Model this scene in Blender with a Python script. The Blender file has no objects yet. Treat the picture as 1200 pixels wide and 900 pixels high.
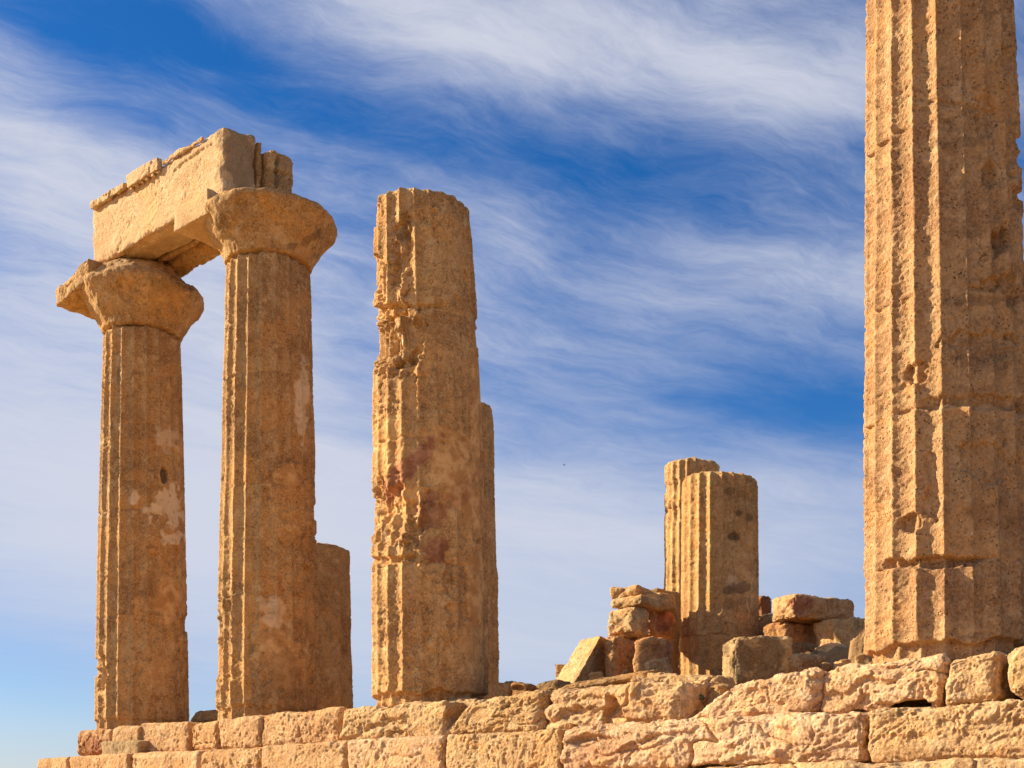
import bpy, math
import numpy as np

# ---------------------------------------------------------------- frame of the place
F, CX, HY, HC = 1420.0, 600.0, 951.0, 1.6      # focal length in photo pixels, horizon row, eye height
BETA = math.radians(41.35)
U = np.array([math.cos(BETA), -math.sin(BETA)])     # along the colonnade, towards the near column
N = np.array([-math.sin(BETA), -math.cos(BETA)])    # outwards, off the steps
DP = np.array([3.64, 10.1])                         # axis of the near column
scene = bpy.context.scene
COL = scene.collection

def W(s, o, h):
    p = DP + U * s + N * o
    return np.array([p[0], p[1], h + HC])

def onwall(px, py, o):
    """point of the plane at outward offset o seen at a photo pixel"""
    k = (px - CX) / F
    p0 = DP + N * o
    s = (k * p0[1] - p0[0]) / (U[0] - k * U[1])
    p = p0 + U * s
    return np.array([p[0], p[1], HC + (HY - py) * p[1] / F])

def proj(P):
    d = np.maximum(P[:, 1], 0.5)
    return CX + F * P[:, 0] / d, HY - F * (P[:, 2] - HC) / d

# ---------------------------------------------------------------- noise
_rng = np.random.RandomState(11)
_perm = _rng.permutation(256).astype(np.int32)
_perm = np.concatenate([_perm, _perm, _perm])
_g = _rng.normal(size=(256, 3)).astype(np.float32)
_g /= np.linalg.norm(_g, axis=1)[:, None]

def pn(P):
    P = P.astype(np.float32)
    I = np.floor(P).astype(np.int32)
    f = P - I
    I &= 255
    w = f * f * f * (f * (f * 6 - 15) + 10)
    out = np.zeros(len(P), np.float32)
    for dx in (0, 1):
        wx = w[:, 0] if dx else 1 - w[:, 0]
        hx = _perm[(I[:, 0] + dx) & 255]
        for dy in (0, 1):
            wy = w[:, 1] if dy else 1 - w[:, 1]
            hy = _perm[hx + ((I[:, 1] + dy) & 255)]
            for dz in (0, 1):
                wz = w[:, 2] if dz else 1 - w[:, 2]
                g = _g[_perm[hy + ((I[:, 2] + dz) & 255)] & 255]
                out += wx * wy * wz * (g[:, 0] * (f[:, 0] - dx) + g[:, 1] * (f[:, 1] - dy) + g[:, 2] * (f[:, 2] - dz))
    return out * 1.6

def fbm(P, o=4, gain=.5):
    a, t, s = 1.0, 0.0, 0.0
    for i in range(o):
        t = t + a * pn(P * (2.03 ** i) + 17.3 * i); s += a; a *= gain
    return t / s * 1.3

def ridged(P, o=3):
    a, t, s = 1.0, 0.0, 0.0
    for i in range(o):
        t = t + a * (1 - np.abs(pn(P * (2.07 ** i) + 9.1 * i)) * 2.2); s += a; a *= .5
    return t / s

def ss(a, b, x):
    t = np.clip((x - a) / (b - a), 0, 1)
    return t * t * (3 - 2 * t)

# ---------------------------------------------------------------- mesh linking
def link_mesh(name, V, Q, mat, parent=None, origin=(0, 0, 0), mask=None, smooth=True, tint=None):
    V = np.asarray(V, np.float32) - np.asarray(origin, np.float32)
    me = bpy.data.meshes.new(name)
    Q = np.asarray(Q, np.int32)
    n, k = Q.shape
    me.vertices.add(len(V)); me.vertices.foreach_set('co', V.ravel())
    me.loops.add(n * k); me.loops.foreach_set('vertex_index', Q.ravel())
    me.polygons.add(n)
    me.polygons.foreach_set('loop_start', np.arange(0, n * k, k, dtype=np.int32))
    me.update(calc_edges=True)
    me.polygons.foreach_set('use_smooth', np.full(n, smooth))
    if mask is not None:
        at = me.attributes.new('mk', 'FLOAT_COLOR', 'POINT')
        at.data.foreach_set('color', np.asarray(mask, np.float32).ravel())
    me.validate()
    me.materials.append(mat)
    o = bpy.data.objects.new(name, me)
    COL.objects.link(o)
    if parent is not None:
        o.parent = parent
        if tint is None: tint = tuple(parent.color[:3])
    else:
        o.location = [float(c) for c in origin]
    if tint is not None: o.color = (*tint, 1)
    return o

def tag(o, label, cat, group=None, kind=None):
    if label: o['label'] = label
    if cat: o['category'] = cat
    if group: o['group'] = group
    if kind or label: o['kind'] = kind or 'thing'
    return o

def thing(name, label, cat, origin, group=None, tint=(1, 1, 1)):
    o = bpy.data.objects.new(name, None)
    o.empty_display_size = .3
    COL.objects.link(o)
    o.location = [float(c) for c in origin]
    o.color = (*tint, 1)
    return tag(o, label, cat, group)

# ---------------------------------------------------------------- materials
class NT:
    def __init__(s, nt): s.nt = nt
    def n(s, t, **kw):
        nd = s.nt.nodes.new(t)
        for k, v in kw.items(): setattr(nd, k, v)
        return nd
    def set(s, sock, v):
        if isinstance(v, bpy.types.NodeSocket): s.nt.links.new(v, sock)
        elif v is not None: sock.default_value = v
    def m(s, op, a, b=None, c=None, clamp=False):
        nd = s.n('ShaderNodeMath', operation=op); nd.use_clamp = clamp
        s.set(nd.inputs[0], a); s.set(nd.inputs[1], b); s.set(nd.inputs[2], c)
        return nd.outputs[0]
    def vm(s, op, a, b=None):
        nd = s.n('ShaderNodeVectorMath', operation=op)
        s.set(nd.inputs[0], a); s.set(nd.inputs[1], b)
        return nd.outputs[0]
    def noise(s, v, scale, detail=4, rough=.55, dist=0.0):
        nd = s.n('ShaderNodeTexNoise')
        s.set(nd.inputs['Vector'], v); nd.inputs['Scale'].default_value = scale
        nd.inputs['Detail'].default_value = detail; nd.inputs['Roughness'].default_value = rough
        nd.inputs['Distortion'].default_value = dist
        return nd.outputs['Fac']
    def mix(s, f, a, b, mode='MIX'):
        nd = s.n('ShaderNodeMix', data_type='RGBA', blend_type=mode)
        s.set(nd.inputs['Factor'], f); s.set(nd.inputs[6], a); s.set(nd.inputs[7], b)
        return nd.outputs[2]
    def step(s, v, a, b):
        nd = s.n('ShaderNodeMapRange', interpolation_type='SMOOTHSTEP')
        s.set(nd.inputs['Value'], v); nd.inputs['From Min'].default_value = a; nd.inputs['From Max'].default_value = b
        return nd.outputs['Result']

def C4(c): return (c[0], c[1], c[2], 1)

def stone_mat(name, dark, mid, pale, speck=.5, pit=1.0, dirt=1.0):
    mt = bpy.data.materials.new(name); mt.use_nodes = True
    g = NT(mt.node_tree)
    bs = mt.node_tree.nodes['Principled BSDF']
    tc = g.n('ShaderNodeTexCoord'); oi = g.n('ShaderNodeObjectInfo')
    off = g.m('MULTIPLY', oi.outputs['Random'], 37.0)
    cmb = g.n('ShaderNodeCombineXYZ')
    for i in range(3): g.set(cmb.inputs[i], off)
    P = g.vm('ADD', tc.outputs['Object'], cmb.outputs[0])
    big = g.noise(P, 1.1, 5, .6, .4)
    med = g.noise(P, 5.5, 5, .65, .3)
    fine = g.noise(P, 42, 4, .7)
    grain = g.noise(P, 150, 2, .6)
    c = g.mix(g.step(big, .36, .64), C4(dark), C4(mid))
    c = g.mix(g.m('MULTIPLY', g.step(med, .48, .72), .75), c, C4(pale))
    # rusty blotches and grey-brown weather crust
    rust = g.noise(P, 2.3, 6, .7, .8)
    c = g.mix(g.m('MULTIPLY', g.step(rust, .56, .70), .45 * min(1, dirt + .2)), c, C4((mid[0] * .86, mid[1] * .62, mid[2] * .45)))
    crust = g.noise(g.vm('ADD', P, (31, 7, 3)), 3.1, 7, .72, .3)
    c = g.mix(g.m('MULTIPLY', g.step(crust, .57, .72), .5 * dirt), c, C4((.16, .105, .055)))
    mot = g.noise(g.vm('ADD', P, (13, 1, 8)), 3.4, 6, .68, .5)
    c = g.mix(g.m('MULTIPLY', g.step(mot, .42, .30), .55 * min(1, dirt + .15)), c, C4((dark[0] * .55, dark[1] * .5, dark[2] * .5)))
    c = g.mix(g.m('MULTIPLY', g.step(mot, .57, .68), .55), c, C4((pale[0] * 1.05, pale[1] * 1.03, pale[2] * .95)))
    rain = g.noise(g.vm('MULTIPLY', P, (7, 7, .55)), 1.3, 5, .6, .2)
    c = g.mix(g.m('MULTIPLY', g.step(rain, .55, .68), .38 * dirt), c, C4((dark[0] * .5, dark[1] * .5, dark[2] * .52)))
    # smooth orange skins and dark weather specks
    skin = g.noise(g.vm('ADD', P, (5, 19, 2)), 1.9, 4, .55, .6)
    c = g.mix(g.m('MULTIPLY', g.step(skin, .54, .60), .62), c, C4((mid[0] * 1.12, mid[1] * .95, mid[2] * .72)))
    sk = g.noise(g.vm('ADD', P, (2, 3, 29)), 15, 5, .75)
    c = g.mix(g.m('MULTIPLY', g.step(sk, .52, .66), .62 * dirt), c, C4((dark[0] * .42, dark[1] * .40, dark[2] * .42)))
    # grain and dark pores
    c = g.mix(g.m('MULTIPLY', g.step(fine, .35, .75), .45), c, C4(tuple(min(1, k * 1.35) for k in pale)))
    vo = g.n('ShaderNodeTexVoronoi', feature='F1'); g.set(vo.inputs['Vector'], P)
    vo.inputs['Scale'].default_value = 34; vo.inputs['Randomness'].default_value = 1
    poremask = g.step(g.noise(P, 7, 3, .6), .45, .6)
    pore = g.m('MULTIPLY', g.m('SUBTRACT', 1, g.step(vo.outputs['Distance'], .12, .30)), poremask)
    c = g.mix(g.m('MULTIPLY', pore, speck), c, C4((.10, .058, .028)))
    # stains, repairs, dark patches on the stone; dark in hollows is painted shade
    at = g.n('ShaderNodeAttribute', attribute_name='mk')
    sep = g.n('ShaderNodeSeparateColor'); g.set(sep.inputs[0], at.outputs['Color'])
    c = g.mix(g.m('MULTIPLY', at.outputs['Alpha'], .92), c, g.mix(g.step(med, .38, .62), C4((.44, .215, .07)), C4((.66, .385, .15))))
    c = g.mix(g.m('MULTIPLY', sep.outputs[1], .85), c, g.mix(g.step(med, .38, .62), C4((.25, .09, .045)), C4((.44, .19, .095))))
    c = g.mix(g.m('MULTIPLY', sep.outputs[0], .85), c, g.mix(med, C4((.60, .42, .23)), C4((.82, .66, .44))))
    c = g.mix(g.m('MULTIPLY', sep.outputs[2], .8), c, g.mix(fine, C4((.055, .036, .022)), C4((.15, .10, .06))))
    wash = g.noise(g.vm('ADD', P, (41, 3, 17)), 8, 6, .75)
    c = g.mix(g.m('MULTIPLY', g.step(wash, .53, .66), .42 * dirt), c, C4((dark[0] * .42, dark[1] * .42, dark[2] * .45)))
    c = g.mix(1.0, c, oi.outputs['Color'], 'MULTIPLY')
    g.set(bs.inputs['Base Color'], c)
    bs.inputs['Roughness'].default_value = .96
    bs.inputs['Specular IOR Level'].default_value = .12
    hgt = g.m('ADD', g.m('MULTIPLY', fine, .9), g.m('MULTIPLY', grain, .35))
    hgt = g.m('SUBTRACT', hgt, g.m('MULTIPLY', pore, .7 * pit))
    keep = g.m('SUBTRACT', 1, g.m('MULTIPLY', g.m('ADD', at.outputs['Alpha'], sep.outputs[0], clamp=True), .75))
    bp = g.n('ShaderNodeBump'); g.set(bp.inputs['Height'], hgt)
    g.set(bp.inputs['Strength'], g.m('MULTIPLY', keep, .8)); bp.inputs['Distance'].default_value = .03
    g.set(bs.inputs['Normal'], bp.outputs[0])
    return mt

M_COL = stone_mat('weathered_sandstone', (.32, .155, .052), (.51, .28, .10), (.69, .445, .205), .65)
M_NEAR = stone_mat('shelly_sandstone', (.32, .16, .066), (.49, .28, .118), (.70, .46, .23), .75, 1.3)
M_WALL = stone_mat('step_sandstone', (.46, .25, .10), (.61, .375, .175), (.73, .515, .295), .5, 1.2, .9)
M_BEAM = stone_mat('dressed_sandstone', (.52, .30, .125), (.64, .40, .19), (.72, .50, .27), .4, .8, .3)
M_RUB = stone_mat('rubble_sandstone', (.42, .225, .085), (.60, .365, .155), (.74, .51, .27), .5, 1.2)

# ---------------------------------------------------------------- marks given by where the photo shows them
def marks(P, nrm, feats, seed):
    """returns displacement, smoothing amount and the colour masks for a list of patches"""
    n = len(P)
    disp = np.zeros(n, np.float32); sm = np.zeros(n, np.float32); mk = np.zeros((n, 4), np.float32)
    if not feats: return disp, sm, mk
    px, py = proj(P)
    cam = np.array([0, 0, HC]) - P
    front = ss(-.4, .02, (cam * nrm).sum(1) / np.linalg.norm(cam, axis=1))
    nz = fbm(P * 7 + seed, 4, .6); nz2 = fbm(P * 3 + seed + 40, 4, .6)
    for f in feats:
        kind, x, y, rx, ry, rot, amt = f[:7]
        rough = f[7] if len(f) > 7 else .9
        dx, dy = px - x, py - y
        a = math.radians(rot)
        ex = (dx * math.cos(a) - dy * math.sin(a)) / rx
        ey = (dx * math.sin(a) + dy * math.cos(a)) / ry
        r = np.sqrt(ex * ex + ey * ey)
        m = ss(0, .3, 1 - r + (nz * .6 + nz2 * .6) * rough) * front * (r < 1.9)
        if kind == 'dent': disp -= amt * m
        elif kind == 'smooth': sm = np.maximum(sm, m); disp -= amt * m
        elif kind == 'plaster': sm = np.maximum(sm, m); disp -= amt * m; mk[:, 3] = np.maximum(mk[:, 3], m)
        elif kind == 'pale': mk[:, 0] = np.maximum(mk[:, 0], m * min(1, amt))
        elif kind == 'red': mk[:, 1] = np.maximum(mk[:, 1], m * min(1, amt))
        elif kind == 'dark': mk[:, 2] = np.maximum(mk[:, 2], m * min(1, amt))
        elif kind == 'ochre': mk[:, 3] = np.maximum(mk[:, 3], m * min(1, amt))
    return disp, sm, mk

# ---------------------------------------------------------------- columns
def grid_quads(nr, nc):
    """rows x columns grid closed around the columns"""
    i = np.arange(nr - 1)[:, None] * nc; j = np.arange(nc)[None, :]; j2 = (j + 1) % nc
    return np.stack([i + j, i + j2, i + nc + j2, i + nc + j], -1).reshape(-1, 4)

def shaft(root, ax, h0, h1, Rb, Rt, Hfull, phase, joints, feats, mat, seed, step, lean=0., top_slope=(0, 0), top_rough=.05,
          fl=.054, wear=.3, pitd=.012, bed=0., under=.0, part='drum', tp=1.25, mid=.010, cap=True, groove=.022, shift=(0, 0)):
    """fluted shaft between heights h0 and h1, split into its drums at the joints"""
    dth = step / Rb
    nc = int(2 * math.pi / dth)
    th = np.arange(nc) * 2 * math.pi / nc
    nr = int((h1 - h0) / step)
    ntop = 26 if cap else 0
    v = np.concatenate([np.linspace(0, 1, nr), np.ones(ntop)])
    TH, VV = np.meshgrid(th, v)
    sx, cy = np.sin(TH), -np.cos(TH)            # angle from the camera side towards +x
    n2 = np.stack([np.cos(th), np.sin(th), np.zeros(nc)], 1)
    ztop = h1 + top_slope[0] * np.sin(th) + top_slope[1] * -np.cos(th) + fbm(n2 * 1.3 + seed, 4) * top_rough
    H = h0 + VV * (ztop[None, :] - h0)
    t = np.clip((H - 1.2) / Hfull, 0, 1.05)
    R = Rb + (Rt - Rb) * t ** tp
    lx = lean * t ** tp
    P = np.stack([ax[0] + lx + R * sx, ax[1] + R * cy, H + HC], -1).reshape(-1, 3).astype(np.float32)
    nrm = np.stack([sx, cy, np.zeros_like(sx)], -1).reshape(-1, 3)
    THf, Hf = TH.ravel(), H.ravel()
    d, sm, mk = marks(P, nrm, feats, seed)
    # flutes
    u = ((THf - math.radians(phase)) * 20 / (2 * math.pi)) % 1.0
    prof = np.clip(1 - (2 * u - 1) ** 2, 0, 1) ** .72
    S = P + np.float32(seed * 3.7)
    big = fbm(S * .9, 3)
    er = fbm(S * np.array([3.0, 3.0, 2.0], np.float32), 4, .55)
    er2 = fbm(S * np.array([2.2, 2.2, 1.3], np.float32) + 5, 3, .5)
    fz = fbm(S * 15, 4, .72)
    dist = -fl * prof
    chip = fl * np.clip(wear + .3 * er2 + .4 * big + .08 * fz, .03, 1.15)       # how far the sharp edges are gone
    k = .008
    hh = np.clip(.5 + .5 * (dist + chip) / k, 0, 1)
    dist = -chip * hh + dist * (1 - hh) - k * hh * (1 - hh)
    rough = er * mid * .6 + fz * mid * 1.0
    pit = ss(.24, .52, pn(S * 15)) + .8 * ss(.22, .5, pn(S * 27 + 5)) + .5 * ss(.2, .5, pn(S * 44 + 1))
    rough -= pit * pitd * .9 * (.35 + 1.0 * ss(-.2, .4, fbm(S * 2.1 + 8, 2)))
    if bed:
        B = S.copy(); tilt = THf * .22
        B[:, 2] = (S[:, 2] - tilt) * 13; B[:, 0] = S[:, 0] * 3; B[:, 1] = S[:, 1] * 3
        rough += fbm(B, 3) * bed
    dist = dist * (1 - sm) + rough * (1 - .8 * sm) - fl * .55 * sm + d
    # joints between the drums
    jn = fbm(n2 * 2.2 + seed + 3, 3)
    jw = np.tile(jn, len(v))
    for hj in joints:
        q = Hf - hj - .03 * jw
        dist -= groove * np.exp(-(q / .014) ** 2) * (1 - .7 * sm) * np.clip(.55 + er * 1.6, .05, 1.3)
    if under:                                                       # worn undercut at the foot
        dist -= under * (1 - ss(0, .025, Hf - h0 - .13 - .09 * jw))
    r = R.ravel() + dist
    # broken or dressed top
    zt = np.tile(ztop, len(v))
    rr = .09 + .05 * np.tile(fbm(n2 * 2.6 + seed + 7, 3), len(v))
    if cap:
        e = np.clip((Hf - (zt - rr)) / rr, 0, 1)
        r = r - rr * (1 - np.sqrt(np.clip(1 - e * e, 0, 1))) * .9
    V = np.stack([ax[0] + lx.ravel() + r * sx.ravel(), ax[1] + r * cy.ravel(), P[:, 2]], -1)
    if cap:
        A = V.reshape(len(v), nc, 3)
        ring = A[nr - 1].copy(); cen = ring.mean(0)
        for i in range(ntop):
            f = 1 - (i + 1) / ntop
            pts = cen + (ring - cen) * [f, f, 1]
            pts[:, 2] = cen[2] + (ring[:, 2] - cen[2]) * f
            pts[:, 2] += fbm(pts * 3 + seed, 3) * top_rough * .9 * min(1, (i + 1) / 8)
            A[nr + i] = pts
        V = A.reshape(-1, 3)
    nrow = len(v)
    cuts = [0] + [int(round((hj - h0) / (h1 - h0) * (nr - 1))) for hj in sorted(joints)] + [nrow - 1]
    for a, b in zip(cuts[:-1], cuts[1:]):
        sl = slice(a * nc, (b + 1) * nc)
        link_mesh(part, V[sl], grid_quads(b - a + 1, nc), mat, root, root.location, mk[sl])

def capital(root, ax, hn, prof, seed, mat, feats, ks=7, step=.015, amp=.03):
    """echinus turned to a profile [(radius, height)], the square list pulls corners out"""
    rs = np.array([p[0] for p in prof]); hs = np.array([p[1] for p in prof])
    L = np.concatenate([[0], np.cumsum(np.hypot(np.diff(rs), np.diff(hs)))])
    nr = int(L[-1] / step)
    l = np.linspace(0, L[-1], nr)
    r0 = np.interp(l, L, rs); h = np.interp(l, L, hs)
    ker = np.ones(ks) / ks; e = ks // 2
    r0[e:-e] = np.convolve(r0, ker, 'valid'); h[e:-e] = np.convolve(h, ker, 'valid')
    nc = int(2 * math.pi * .85 / step)
    th = np.arange(nc) * 2 * math.pi / nc
    TH, RR = np.meshgrid(th, r0); HH = np.repeat(h[:, None], nc, 1)
    P = np.stack([ax[0] + RR * np.sin(TH), ax[1] - RR * np.cos(TH), HH + HC], -1).reshape(-1, 3)
    dr = np.gradient(r0); dh = np.gradient(h); ln = np.hypot(dr, dh) + 1e-9
    nr_, nz_ = dh / ln, -dr / ln
    nrm = np.stack([(nr_[:, None] * np.sin(TH)), (-nr_[:, None] * np.cos(TH)), np.repeat(nz_[:, None], nc, 1)], -1).reshape(-1, 3)
    S = P + seed * 5.1
    d, sm, mk = marks(P, nrm, feats, seed)
    q = np.clip((P[:, 2] - HC - hn) / .3, 0, 1)
    disp = fbm(S * 2.2, 4) * amp * 1.6 * q + fbm(S * 9, 4, .6) * amp * .5
    disp -= np.clip(pn(S * 17) - .2, 0, 1) * amp * .8
    disp -= np.clip(fbm(S * 1.5 + 3, 3) - .25, 0, 1) * amp * 4 * q
    V = P + nrm * ((disp * (1 - .6 * sm) + d) * np.clip(RR.ravel() / .3, 0, 1))[:, None]
    return link_mesh('capital', V, grid_quads(nr, nc), mat, root, root.location, mk)

# ---------------------------------------------------------------- weathered blocks
_cache = {}
def lattice(nx, ny, nz):
    key = (nx, ny, nz)
    if key in _cache: return _cache[key]
    pts, quads, base = [], [], 0
    for ax in range(3):
        a, b = [i for i in range(3) if i != ax]
        n = (nx, ny, nz)
        A, B = np.meshgrid(np.arange(n[a] + 1), np.arange(n[b] + 1), indexing='ij')
        for side in (0, n[ax]):
            p = np.zeros((A.size, 3), np.int64)
            p[:, a] = A.ravel(); p[:, b] = B.ravel(); p[:, ax] = side
            i = np.arange(n[a])[:, None] * (n[b] + 1) + np.arange(n[b])[None, :]
            w = n[b] + 1
            q = np.stack([i, i + w, i + w + 1, i + 1], -1).reshape(-1, 4)
            flip = (side == 0) ^ (ax == 1)
            if flip: q = q[:, ::-1]
            pts.append(p); quads.append(q + base); base += len(p)
    p = np.concatenate(pts); q = np.concatenate(quads)
    k = (p[:, 0] * 4096 + p[:, 1]) * 4096 + p[:, 2]
    _, idx, inv = np.unique(k, return_index=True, return_inverse=True)
    _cache[key] = (p[idx] / np.array([nx, ny, nz]), inv.ravel()[q])
    return _cache[key]

def vnormals(V, Q):
    fn = np.cross(V[Q[:, 2]] - V[Q[:, 0]], V[Q[:, 3]] - V[Q[:, 1]])
    out = np.zeros_like(V)
    for k in range(3):
        acc = np.zeros(len(V))
        for c in range(4): acc += np.bincount(Q[:, c], fn[:, k], len(V))
        out[:, k] = acc
    return out / (np.linalg.norm(out, axis=1)[:, None] + 1e-12)

def block(name, corners, mat, seed, step, rnd=.05, lo=.03, mid=.014, fine=.006, pit=.01, wear=.03, bed=0., feats=None,
          parent=None, tint=(1, 1, 1), origin=None, label=None, cat=None, group=None, ledge=0.):
    """eroded stone block; corners: front TL TR BR BL then back TL TR BR BL"""
    c = np.array(corners, float)
    fTL, fTR, fBR, fBL, bTL, bTR, bBR, bBL = c
    sx = (np.linalg.norm(fTR - fTL) + np.linalg.norm(fBR - fBL)) / 2
    sy = (np.linalg.norm(bTL - fTL) + np.linalg.norm(bTR - fTR)) / 2
    sz = (np.linalg.norm(fTL - fBL) + np.linalg.norm(fTR - fBR)) / 2
    q, Q = lattice(max(4, min(400, int(sx / step))), max(4, min(200, int(sy / step))), max(4, min(300, int(sz / step))))
    Hh = np.array([sx, sy, sz]) / 2
    Pm = (q * 2 - 1) * Hh
    r = min(rnd, Hh.min() * .9)
    inn = np.clip(Pm, -(Hh - r), Hh - r); dv = Pm - inn; L = np.linalg.norm(dv, axis=1)[:, None]
    Pm = np.where(L > r, inn + dv / np.maximum(L, 1e-9) * r, Pm)
    w = max(.09, r * 1.4)
    ed = np.sort(np.clip((np.abs(Pm) - (Hh - w)) / w, 0, 1), axis=1)[:, 1]
    a, b, z = ((Pm / Hh + 1) / 2).T[..., None]
    def bl(tl, tr, br, bl_): return (1 - a) * (1 - z) * bl_ + a * (1 - z) * br + a * z * tr + (1 - a) * z * tl
    V = (1 - b) * bl(fTL, fTR, fBR, fBL) + b * bl(bTL, bTR, bBR, bBL)
    nrm = vnormals(V, Q)
    S = (V + seed * 4.3).astype(np.float32)
    d, sm, mk = marks(V, nrm, feats, seed)
    wp = S + .12 * np.stack([pn(S * 3), pn(S * 3 + 11), pn(S * 3 + 23)], 1)
    n_lo = fbm(wp * 1.7, 3)
    dsp = n_lo * lo * .8
    st = fbm(wp * np.array([2.6, 2.6, 4.5]) + 50, 3)
    dsp = dsp * .8 + (np.floor(st * 4) + ss(.0, .35, st * 4 - np.floor(st * 4)) - 1.0) * mid * .26 + (ridged(wp * np.array([3.6, 3.6, 6.0]), 3) - .55) * mid * .16
    dsp += fbm(wp * 8, 6, .74) * fine * 1.9
    dsp += fbm(S * 26 + 2, 3, .65) * fine * 1.2
    zone = ss(-.3, .3, fbm(S * 2.4 + 6, 2))
    dsp -= (ss(.30, .46, pn(wp * 11)) * 1.1 + ss(.26, .42, pn(wp * 24 + 4)) * .9 + ss(.22, .5, pn(S * 41 + 9)) * .45) * pit * .8 * zone
    if bed: dsp += fbm(wp * np.array([2.2, 2.2, 15.]), 3) * bed
    ck = pn(wp * np.array([1.6, 1.6, 3.4]) + 30)
    dsp -= mid * 1.1 * np.exp(-(ck / .035) ** 2) * ss(0, .25, fbm(S * 1.3 + 60, 2))     # cracks
    if ledge:                                                       # stepped, undercut layers
        lay = np.mod(S[:, 2] * 5.5 + n_lo * 1.3 + .5 * pn(S * 2.2), 1.0)
        dsp += (ss(.0, .22, lay) - ss(.55, 1.0, lay) - .3) * ledge * .75 * (.3 + ss(-.1, .35, fbm(S * 2 + 15, 2)))
    dsp = dsp * (1 - .85 * sm) + d
    dsp -= wear * ed * np.clip(.35 + 1.3 * fbm(S * 3.6 + 2, 3), 0, 1.3)
    V = V + nrm * dsp[:, None]
    if origin is None:
        origin = np.array([c[:, 0].mean(), c[:, 1].mean(), c[:, 2].min()])
    o = link_mesh(name, V, Q, mat, parent, origin, mk, tint=tint)
    if label: tag(o, label, cat or 'stone block', group)
    return o

def wallblock(quad, o, depth, **kw):
    """block with its front polygon given on the plane at outward offset o"""
    f = [onwall(x, y, o) for x, y in quad]
    c_ = sum(f) / 4
    f = [p + (c_ - p) / np.linalg.norm(c_ - p) * .016 for p in f]
    back = [p - np.array([N[0], N[1], 0]) * depth for p in f]
    d = np.mean([p[1] for p in f])
    kw.setdefault('step', d * .0008)
    return block(kw.pop('name', 'step_block'), f + back, kw.pop('mat', M_WALL), kw.pop('seed'), **kw)

def cornerblock(xe, xl, xr, yt, yb, d, yaw=0., **kw):
    """block seen on its near upright edge at pixel column xe; its two faces run to xl and xr"""
    ca, sa = math.cos(math.radians(yaw)), math.sin(math.radians(yaw))
    rot = np.array([[ca, -sa], [sa, ca]])
    a, b = rot @ -U, rot @ -N
    P = np.array([(xe - CX) / F * d, d])
    def run(v, x):
        k = (x - CX) / F
        return (k * P[1] - P[0]) / (v[0] - k * v[1])
    la, lb = kw.pop('la', None) or run(a, xl), kw.pop('lb', None) or run(b, xr)
    h1, h0 = HC + (HY - yt) * d / F, kw.pop('h0', None)
    h0 = HC + (HY - yb) * d / F if h0 is None else h0 + HC
    p00, p10, p01 = P, P + a * la, P + b * lb
    p11 = P + a * la + b * lb
    sh = kw.pop('shear', (0, 0)); dz = kw.pop('dz', (0, 0, 0, 0))     # top shift along a, b; top height change at each corner
    def T(p, z): q = p + a * sh[0] + b * sh[1]; return np.array([q[0], q[1], h1 + z])
    def Bm(p): return np.array([p[0], p[1], h0])
    cs = [T(p10, dz[1]), T(p00, dz[0]), Bm(p00), Bm(p10), T(p11, dz[3]), T(p01, dz[2]), Bm(p01), Bm(p11)]
    kw.setdefault('step', d * .0009)
    return block(kw.pop('name', 'rubble_block'), cs, kw.pop('mat', M_RUB), kw.pop('seed'), **kw)

# ================================================================ THE COLONNADE
SP = 3.06
def axis(k): return DP - U * SP * k
GC = 'fluted columns along the temple edge'

# far left column
ax = axis(4)
A = thing('doric_column', 'left-hand column of the pair carrying the stone beam, pale plaster flakes on its shaft', 'column', (ax[0], ax[1], 1.2 + HC), GC)
fA = [('pale', 203, 592, 13, 24, 0, .9, 1.5), ('pale', 185, 598, 22, 12, 0, .8, 1.5), ('pale', 205, 632, 14, 9, 0, .9, 1.4), ('pale', 158, 580, 7, 9, 0, .9, 1.1),
      ('pale', 195, 512, 16, 14, -40, .55, 1.6), ('dark', 194, 556, 5, 10, 0, 1, .7), ('dent', 194, 556, 5, 10, 0, .06, .6),  # dark spot paints the shade inside the hole
      ('plaster', 199, 700, 23, 34, 0, .004, .8), ('ochre', 165, 708, 14, 10, 0, .7, 1.4), ('ochre', 202, 458, 9, 12, 0, .6, 1.2), ('dark', 136, 442, 3, 14, 0, .6, .6),
      ('ochre', 205, 525, 24, 5, -25, .6, .9), ('ochre', 190, 790, 22, 12, 0, .5, 1.5),
      ('smooth', 195, 610, 28, 60, 0, -.012, 1.4), ('smooth', 190, 790, 36, 36, 0, -.01, 1.4), ('dent', 220, 735, 7, 12, 0, .05, .8), ('dent', 116, 790, 8, 26, 0, .06, 1.0)]
shaft(A, ax, 1.2, 7.12, .70, .575, 5.95, -13, [2.85, 4.4, 5.66], fA, M_COL, 1.0, .0165, wear=.10, under=.03)
fCA = [('dent', 214, 322, 22, 12, -35, .06, 1.1), ('dent', 145, 338, 8, 16, 30, .05, 1.0), ('dark', 200, 330, 30, 14, 0, .35, 1.5), ('ochre', 150, 330, 9, 14, 0, .8, 1.2), ('ochre', 185, 345, 30, 12, 0, .45, 1.4)]
capital(A, ax, 7.12, [(.45, 7.10), (.575, 7.12), (.59, 7.18), (.60, 7.21), (.66, 7.30), (.75, 7.44), (.84, 7.57), (.905, 7.68), (.905, 7.75), (.84, 7.80), (.76, 7.87), (.68, 7.96), (.60, 8.03), (.4, 8.05), (.01, 8.05)], 2.0, M_COL, fCA)
def at_axis(ax, s, o, h):
    p = ax + U * s + N * o
    return np.array([p[0], p[1], h + HC])
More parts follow.
